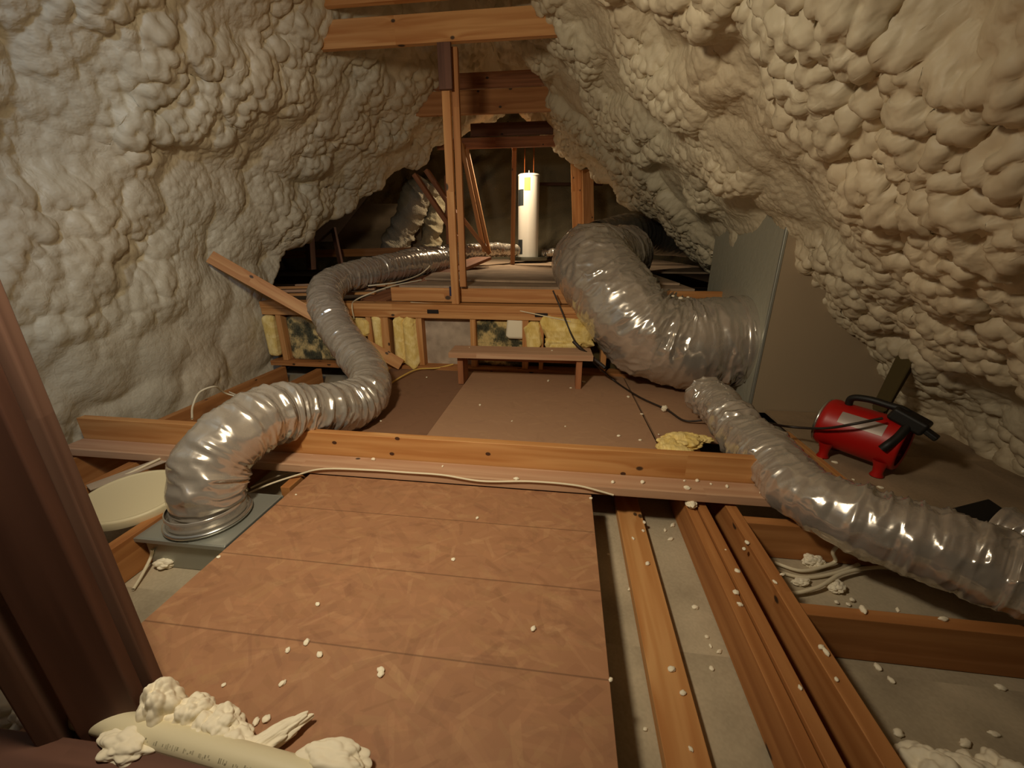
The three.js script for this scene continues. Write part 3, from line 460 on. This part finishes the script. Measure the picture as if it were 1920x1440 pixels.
// ------------------------------------------------------------------ round lid, scraps, pipe
{ const o = mesh('bucket_lid', new THREE.LatheGeometry([[0, 0.012], [0.142, 0.012], [0.148, 0.020], [0.156, 0.020], [0.160, 0.012], [0.160, -0.012], [0.155, -0.014], [0.152, 0.004], [0, 0.006]].map((p) => new THREE.Vector2(...p)), 72), M.plastic); o.position.set(-1.565, 0.0, -1.085); o.rotation.set(0.05, 0, -0.06); tag(o, 'round cream plastic bucket lid lying left of the metal floor box', 'lid'); }
board('pale_lath', [-1.816, 0.000, -1.121], [-1.700, 0.010, -1.356], 0.006, 0.06, M.drywallPale, 'pale flat strip lying over the joists beyond the round lid', 'strip');
{ const t = group('plastic_pipe', [-0.600, 0.028, -0.395], 'cream plastic pipe with faded print lying across the foreground, crusted with foam', 'pipe');
  const cv = document.createElement('canvas'); cv.width = 1024; cv.height = 128; const g = cv.getContext('2d'); g.fillStyle = '#d9cfae'; g.fillRect(0, 0, 1024, 128); seed = 9; g.fillStyle = '#6d6650';
  for (let x = 30; x < 990; x += R(9, 20)) { if (rnd() < 0.22) { x += 14; continue; } g.globalAlpha = R(0.25, 0.75); const h = R(12, 46); g.fillRect(x, 42 + R(0, 46 - h), R(4, 11), h); }   // worn away beyond reading
  const tx = new THREE.CanvasTexture(cv); tx.colorSpace = THREE.SRGBColorSpace;
  const c = mesh('pipe_wall', new THREE.CylinderGeometry(0.024, 0.024, 0.62, 40, 1), M.pvc, t); t.rotation.y = -0.07; c.rotation.z = Math.PI / 2;
  const pg = new THREE.CylinderGeometry(0.0243, 0.0243, 0.34, 20, 1, true, -0.5, 1.0); const uv = pg.attributes.uv; for (let i = 0; i < uv.count; i++) { const u = uv.getX(i), v = uv.getY(i); uv.setXY(i, 1 - v, u); }
  const pr = mesh('faded_print', pg, std({ map: tx, roughness: 0.5 }), t); pr.rotation.set(-0.75, 0, Math.PI / 2, 'XYZ'); pr.position.x = 0.03; pr.userData.label = 'faded dark printing on the pipe'; }

// foam lumps
function lumpGeo(sx, sy, sz, f, amp, det = 5, off = 0) {
  const g0 = new THREE.IcosahedronGeometry(1, det * 4); g0.deleteAttribute('normal'); g0.deleteAttribute('uv'); const g = mergeVertices(g0, 1e-4), p = g.attributes.position;
  for (let i = 0; i < p.count; i++) { const x = p.getX(i), y = p.getY(i), z = p.getZ(i), k = 0.70 + amp * puff(x * f + off, y * f, z * f) + amp * 0.35 * puff(x * f * 2.1, y * f * 2.1 + off, z * f * 2.1) + 0.12 * noise(x * 2 + off, y * 2, z * 2); p.setXYZ(i, x * k * sx, y * k * sy, z * k * sz); }
  const uv = new Float32Array(p.count * 2); for (let i = 0; i < p.count; i++) { uv[i * 2] = p.getX(i) / 0.4 + off * 0.37; uv[i * 2 + 1] = p.getZ(i) / 0.4 + p.getY(i); } g.setAttribute('uv', new THREE.BufferAttribute(uv, 2)); g.computeVertexNormals(); return g;
}
function lump(pos, s, label, off, rot = 0, m = M.foamBit) { const o = mesh('foam_lump', lumpGeo(s[0], s[1], s[2], 1.7, 0.42, 6, off), m); o.position.set(...pos); o.rotation.y = rot; return tag(o, label, 'foam lump'); }
lump([-0.746, 0.040, -0.438], [0.032, 0.06, 0.032], 'knobbly white foam knob standing at the foot of the near post', 1);
{ const gs = []; for (const [x, y, z, a, b, c, k] of [[-0.06, 0.02, 0.02, 0.07, 0.04, 0.09, 1], [-0.02, 0.035, -0.05, 0.08, 0.035, 0.06, 2], [0.03, 0.03, -0.09, 0.06, 0.03, 0.04, 3], [-0.05, 0.015, 0.09, 0.05, 0.03, 0.06, 4], [0.02, 0.012, 0.05, 0.07, 0.012, 0.03, 5], [0.09, 0.03, -0.10, 0.05, 0.016, 0.025, 6], [0.03, 0.01, 0.10, 0.04, 0.02, 0.03, 7]]) { const g = lumpGeo(a, b, c, 2.0, 0.40, 5, k * 4); g.translate(x, y, z); gs.push(g); }
  const o = mesh('insulation_scrap', mergeGeometries(gs), M.batt); o.position.set(0.58, 0.0, -1.70); tag(o, 'torn yellow insulation scrap on the floor by the right silver duct', 'insulation'); }
{ const gs = []; for (const [x, y, z, a, b, c, k] of [[-0.09, 0, 0, 0.035, 0.03, 0.03, 1], [-0.055, 0.012, -0.012, 0.03, 0.036, 0.03, 2], [-0.02, 0.004, -0.004, 0.034, 0.03, 0.03, 3], [0.015, 0.012, -0.012, 0.03, 0.028, 0.03, 4], [0.05, 0.002, 0, 0.034, 0.024, 0.026, 5], [0.085, 0, 0.004, 0.03, 0.018, 0.02, 6], [-0.06, -0.004, 0.02, 0.05, 0.02, 0.02, 7], [0.03, -0.006, 0.016, 0.05, 0.018, 0.02, 8]]) { const g = lumpGeo(a, b, c, 1.7, 0.42, 5, k * 3); g.translate(x, y, z); gs.push(g); }
  const o = mesh('foam_crust', mergeGeometries(gs), M.foamBit); o.position.set(...[-0.628, 0.018, -0.422]); o.rotation.y = -0.12; tag(o, 'long lumpy white foam crust behind the printed pipe', 'foam crust'); }
lump([-0.519, 0.020, -0.423], [0.07, 0.016, 0.018], 'finger of white foam pointing away from the printed pipe', 3, 0.75);
lump([-0.762, 0.030, -0.383], [0.05, 0.022, 0.03], 'smooth white foam lump on the left end of the printed pipe', 4);
lump([-0.371, 0.030, -0.404], [0.065, 0.03, 0.03], 'white foam lump at the right end of the printed pipe', 5);
lump([-1.025, -0.030, -0.441], [0.07, 0.035, 0.05], 'grey-white foam crust left of the foot of the near post', 6, 0.2);
lump([-1.179, -0.040, -0.459], [0.10, 0.04, 0.06], 'pale foam slab at the left edge beside the near post', 16, 0.2);
lump([0.774, -0.120, -0.602], [0.05, 0.055, 0.05], 'smooth white foam lump at the lower right corner, leftmost of the row', 7);
lump([0.849, -0.120, -0.603], [0.05, 0.05, 0.05], 'smooth white foam lump at the lower right corner, middle of the row', 8);
lump([0.922, -0.120, -0.609], [0.05, 0.05, 0.05], 'smooth white foam lump at the lower right corner, rightmost of the row', 9);
lump([-1.328, -0.140, -0.939], [0.03, 0.018, 0.018], 'white foam scrap on the ceiling board before the metal floor box', 10, 0.3);
lump([0.501, -0.010, -1.332], [0.018, 0.014, 0.02], 'white foam chunk on the end of the doubled joist by the beam', 11);
lump([0.898, -0.140, -1.234], [0.03, 0.022, 0.02], 'ragged white foam chunk beside the first cross block', 12);
lump([0.912, -0.145, -1.130], [0.028, 0.016, 0.02], 'angular white foam chunk beside the white cables', 13, 0.5);
lump([0.813, -0.148, -1.142], [0.028, 0.01, 0.014], 'flat white foam sliver on the cables by the thick joist', 14, 0.2);
lump([0.594, 0.016, -2.200], [0.016, 0.016, 0.016], 'white foam bead stuck on the black cord', 15);

// crumbs of foam everywhere: each one lies on its own
const crumbGeo = [0, 1, 2, 3].map((k) => { const g0 = new THREE.IcosahedronGeometry(1, 2); g0.deleteAttribute('normal'); g0.deleteAttribute('uv'); const g = mergeVertices(g0, 1e-4), p = g.attributes.position; for (let i = 0; i < p.count; i++) { const x = p.getX(i), y = p.getY(i), z = p.getZ(i), q = 0.7 + 0.5 * dome(x * 1.6 + k * 5, y * 1.6, z * 1.6); p.setXYZ(i, x * q * (1.3 - 0.15 * k), y * q * 0.62, z * q * (0.7 + 0.15 * k)); } g.computeVertexNormals(); return g; });
seed = 4242;
function crumbs(list, size, label, grp) { list.forEach((p, i) => { const o = mesh('foam_crumb', crumbGeo[(i + Math.floor(rnd() * 4)) % 4], M.foamBit), s = size * R(0.6, 1.35); o.scale.setScalar(s); o.position.set(p[0], p[1] + s * 0.35, p[2]); o.rotation.y = R(0, 6.28); tag(o, label, 'foam crumb', grp); }); }
crumbs([[0.490, 0.037, -1.408], [0.539, 0.037, -1.414], [0.486, 0.037, -1.357], [0.638, 0.037, -1.387], [0.749, 0.037, -1.360], [0.780, 0.037, -1.381], [0.796, 0.037, -1.366], [0.215, 0.037, -1.362], [-0.163, 0.037, -1.440], [-0.155, 0.037, -1.336], [0.584, 0.037, -1.398], [-0.774, 0.037, -1.409], [-2.059, 0.037, -1.443], [-1.992, 0.037, -1.435], [0.328, 0.037, -1.376], [-0.466, 0.037, -1.392]], 0.008, 'small white foam crumb on the dusty flat ledge of the long beam', 'crumbs on the beam ledge');
crumbs([[-0.267, 0.000, -1.134], [-0.527, 0.000, -0.606], [-0.570, 0.000, -0.536], [-0.371, 0.000, -0.590], [-0.367, 0.000, -0.582], [-1.010, 0.000, -0.854], [-0.608, 0.000, -0.607], [-0.576, 0.000, -0.631], [-0.612, 0.000, -0.734], [0.131, 0.000, -1.301], [0.133, 0.000, -1.335], [-0.980, 0.000, -1.182], [0.136, 0.000, -0.635], [-0.041, 0.000, -0.735], [-0.573, 0.000, -0.461], [-0.556, 0.000, -0.468], [-0.299, 0.000, -0.935], [-0.694, 0.000, -0.517]], 0.006, 'tiny white foam fleck on the foreground strand-board panel', 'flecks on the foreground deck');
crumbs([[0.345, -0.120, -1.343], [0.332, -0.120, -1.292], [0.288, -0.120, -1.245], [0.310, -0.120, -0.765], [0.309, -0.120, -0.594], [0.317, -0.120, -1.124], [0.323, -0.120, -0.710]], 0.007, 'small white foam crumb on the flat stained board', 'crumbs on the flat stained board');
crumbs([[0.254, -0.160, -1.049], [0.431, -0.160, -1.357], [0.467, -0.160, -1.390], [0.445, -0.160, -0.904], [0.446, -0.160, -0.877], [0.464, -0.160, -0.862], [0.441, -0.160, -1.002], [0.428, -0.160, -0.811], [0.228, -0.160, -0.644], [0.196, -0.160, -1.197], [0.439, -0.160, -1.306]], 0.008, 'small white foam crumb on the pale ceiling board between the timbers', 'crumbs between the timbers');
crumbs([[0.516, -0.030, -0.945], [0.511, -0.030, -0.905], [0.548, -0.025, -1.023], [0.546, -0.025, -1.112], [0.618, -0.010, -1.137], [0.597, -0.010, -1.106], [0.629, -0.010, -0.978], [0.665, -0.010, -1.010], [0.644, -0.010, -0.782], [0.648, -0.010, -0.771], [0.633, -0.010, -0.706], [0.551, -0.022, -0.686]], 0.006, 'small white foam crumb on top of the lengthwise joists', 'crumbs on the joists');
crumbs([[0.844, -0.018, -1.266], [0.888, -0.018, -1.269], [0.911, -0.018, -1.280], [0.821, -0.018, -0.916], [0.913, -0.018, -0.928], [1.008, -0.018, -0.912], [0.809, -0.155, -1.105], [0.882, -0.155, -1.074], [0.913, -0.155, -1.070], [0.936, -0.155, -1.089]], 0.008, 'small white foam crumb on the cross blocks and ceiling board at right', 'crumbs by the cross blocks');
crumbs([[0.875, -0.160, -0.838], [0.801, -0.160, -0.709], [1.135, -0.160, -0.853], [0.934, -0.160, -0.706], [1.017, -0.160, -0.735], [0.865, -0.160, -0.870]], 0.009, 'small white foam crumb on the ceiling board at lower right', 'crumbs at lower right');
crumbs([[-0.085, 0.004, -2.632], [0.068, 0.004, -2.509], [0.456, 0.004, -2.126], [0.420, 0.004, -2.387], [0.156, 0.004, -2.640], [0.296, 0.004, -1.834], [0.496, 0.004, -1.878], [0.483, 0.004, -1.779], [-0.947, 0.004, -2.604], [-0.951, 0.000, -1.861], [0.393, 0.004, -1.801], [-0.626, 0.235, -2.594], [-0.065, 0.235, -2.579], [-0.249, 0.004, -1.942], [0.034, 0.004, -1.912], [-0.465, 0.004, -2.142]], 0.008, 'tiny white foam fleck on the dusty middle deck and step bench', 'flecks on the middle deck');
crumbs([[1.070, 0.047, -1.400], [1.051, 0.125, -1.270], [1.058, 0.165, -1.150], [1.052, 0.062, -1.330], [1.043, 0.113, -1.200], [1.050, 0.051, -1.300]], 0.009, 'small white foam crumb on top of the right silver duct', 'crumbs on the right duct');
crumbs([[0.575, 0.534, -2.450], [0.473, 0.678, -2.600], [0.437, 0.709, -2.650], [0.637, 0.609, -2.500], [0.681, 0.597, -2.500], [0.722, 0.604, -2.500], [0.327, 0.724, -2.750]], 0.009, 'small white foam crumb on the large silver duct', 'crumbs on the large duct');
crumbs([[1.114, 0.000, -1.427], [1.200, 0.000, -1.700], [1.257, 0.000, -1.515], [1.416, 0.000, -1.838], [1.191, 0.000, -1.564]], 0.007, 'tiny white fleck on the panel round the red blower', 'flecks by the blower');

// ------------------------------------------------------------------ cables
function cable(pts, r, m, label, name = 'cable') { const c = new THREE.CatmullRomCurve3(pts.map(V), false, 'centripetal'); return tag(mesh(name, new THREE.TubeGeometry(c, Math.max(24, pts.length * 10), r, 8), m), label, name === 'cord' ? 'cord' : 'cable'); }
cable([[-1.241, -0.050, -1.214], [-1.174, -0.030, -1.267], ...[[-1.061, -0.002, -1.318], [-0.961, 0.031, -1.318], [-0.731, 0.043, -1.320], [-0.598, 0.043, -1.321], [-0.444, 0.045, -1.318], [-0.295, 0.029, -1.320], [-0.087, 0.043, -1.321], [0.084, 0.039, -1.320], [0.164, 0.023, -1.319], [0.215, 0.010, -1.320]]], 0.004, M.wire, 'white cable running along the front foot of the long beam');
cable([[-1.251, -0.050, -1.269], [-1.189, -0.040, -1.350], [-1.073, -0.010, -1.389]], 0.0035, M.wire, 'short white cable slanting beside the left silver duct');
cable([[-1.338, -0.150, -0.835], [-1.360, -0.140, -0.889], [-1.377, -0.120, -0.938], [-1.353, -0.080, -0.935]], 0.005, M.wire, 'white cable rising beside the front corner of the metal floor box');
cable([[-1.749, -0.080, -1.355], [-1.721, -0.020, -1.406]], 0.0045, M.wire, 'short white cable standing between the round lid and the beam');
cable([[-1.927, -0.060, -1.159], [-1.769, 0.000, -1.211], [-1.713, 0.020, -1.327], [-1.747, 0.000, -1.417]], 0.005, M.wire, 'white cable along the pale strip beyond the round lid');
cable([[-1.857, 0.060, -1.645], [-1.937, 0.090, -1.742], [-1.947, 0.140, -1.810], [-1.920, 0.150, -1.873], [-1.970, 0.060, -1.996], [-1.832, 0.000, -2.045]], 0.005, M.wire, 'white cable looping out of the left foam wall');
cable([[-2.070, 0.020, -2.120], [-1.864, 0.000, -2.041], [-1.710, -0.010, -1.975]], 0.004, M.wire, 'thin white cable on the joists at the foot of the left foam');
cable([[-1.628, -0.010, -2.027], [-1.560, -0.010, -2.217], [-1.436, 0.000, -2.391], [-1.457, 0.000, -2.467]], 0.006, M.wire, 'pale cable crossing the joists inside the curve of the left duct');
cable([[-1.143, 0.010, -2.400], [-1.110, 0.020, -2.570], [-1.055, 0.020, -2.745], [-0.934, 0.012, -2.815], [-0.823, 0.030, -2.869]], 0.006, M.wireYellow, 'yellow cable at the left edge of the narrow deck panel');
cable([[-1.551, 0.373, -2.810], [-1.550, 0.465, -2.800], [-1.590, 0.496, -2.950], [-1.494, 0.543, -3.050], [-1.377, 0.583, -3.200], [-1.219, 0.611, -3.400]], 0.005, M.wire, 'white cable hanging over the low wall right of the left duct');
cable([[-1.607, 0.576, -3.200], [-1.418, 0.595, -3.300], [-1.339, 0.626, -3.600], [-1.337, 0.670, -3.900], [-1.377, 0.722, -4.200]], 0.006, M.wire, 'white cable curling on the upper deck beside the left duct');
cable([[-1.147, 0.486, -2.930], [-0.761, 0.478, -2.870], [-0.425, 0.470, -2.860], [-0.249, 0.445, -2.822], [0.052, 0.392, -2.800]], 0.004, M.wire, 'thin pale cord along the top plate of the low wall');
cable([[0.698, -0.150, -1.112], [0.740, -0.145, -1.083], [0.836, -0.135, -1.106], [0.954, -0.130, -1.176], [1.078, -0.130, -1.218], [1.164, -0.130, -1.224]], 0.006, M.wire, 'white cable curving under the right duct, nearer loop');
cable([[0.767, -0.150, -1.221], [0.832, -0.145, -1.188], [0.920, -0.140, -1.213], [0.964, -0.130, -1.232], [0.945, -0.090, -1.228], [0.956, -0.070, -1.233], [0.999, -0.030, -1.225]], 0.006, M.wire, 'white cable rising over the first cross block under the right duct');
cable([[0.745, -0.150, -1.186], [0.821, -0.150, -1.163], [0.936, -0.150, -1.192], [1.049, -0.145, -1.244]], 0.006, M.wire, 'white cable lying flat beside the first cross block');
cable([[-0.079, 0.595, -2.860], [-0.026, 0.492, -2.810], [0.023, 0.388, -2.780], [0.085, 0.276, -2.700], [0.181, 0.192, -2.580], ...[[0.355, 0.030, -2.645], [0.486, 0.015, -2.367], [0.605, 0.012, -2.195], [0.668, 0.012, -2.049]], ...[[0.745, 0.033, -2.020], [0.754, 0.133, -1.860], [0.797, 0.176, -1.760], [0.881, 0.162, -1.740], [1.040, 0.117, -1.800], [1.119, 0.161, -1.700], [1.169, 0.221, -1.620], [1.251, 0.260, -1.600]]], 0.0055, M.cord, 'black power cord running from the upper deck over the right duct to the red blower', 'cord');
cable([[0.074, 0.285, -2.660], [0.128, 0.242, -2.620], [0.200, 0.210, -2.520], [0.275, 0.166, -2.460]], 0.012, M.cord, 'thick black cord bundle hanging beside the step bench', 'cord');

// ------------------------------------------------------------------ lamps themselves
function bulb(name, p, r, color, e, label) { const g = group(name, p, label, 'lamp');
  mesh('glow_bulb', new THREE.SphereGeometry(r, 24, 16), new THREE.MeshStandardMaterial({ color: '#ffffff', emissive: color, emissiveIntensity: e }), g);
  const s = mesh('socket', new THREE.LatheGeometry([[0.012, r * 0.9], [0.018, r + 0.012], [0.018, r + 0.05], [0.004, r + 0.06], [0, r + 0.06]].map((q) => new THREE.Vector2(...q)), 20), M.black, g); return g; }
bulb('work_lamp', [-0.58, 1.48, -0.40], 0.09, WARM, 6, 'warm work lamp hanging behind the viewer');
bulb('cool_lamp', [-1.12, 1.62, -0.10], 0.05, COOL, 4, 'cool white lamp hanging at left behind the viewer');
{ const b = bulb('attic_bulb', [-0.85, 2.37, -6.2], 0.035, FARWARM, 6, 'warm bulb in an added metal shade hanging behind the farthest collar tie');
  mesh('added_shade', new THREE.LatheGeometry([[0.02, 0.07], [0.05, 0.06], [0.11, -0.03], [0.108, -0.03], [0.048, 0.055], [0.02, 0.066]].map((q) => new THREE.Vector2(...q)), 36), M.sheet, b); }  // unseen shade, added so the bulb lights downward and not the roof
scene.traverse((o) => { if (o.isMesh) { o.castShadow = true; o.receiveShadow = true; } });
renderer.render(scene, camera);
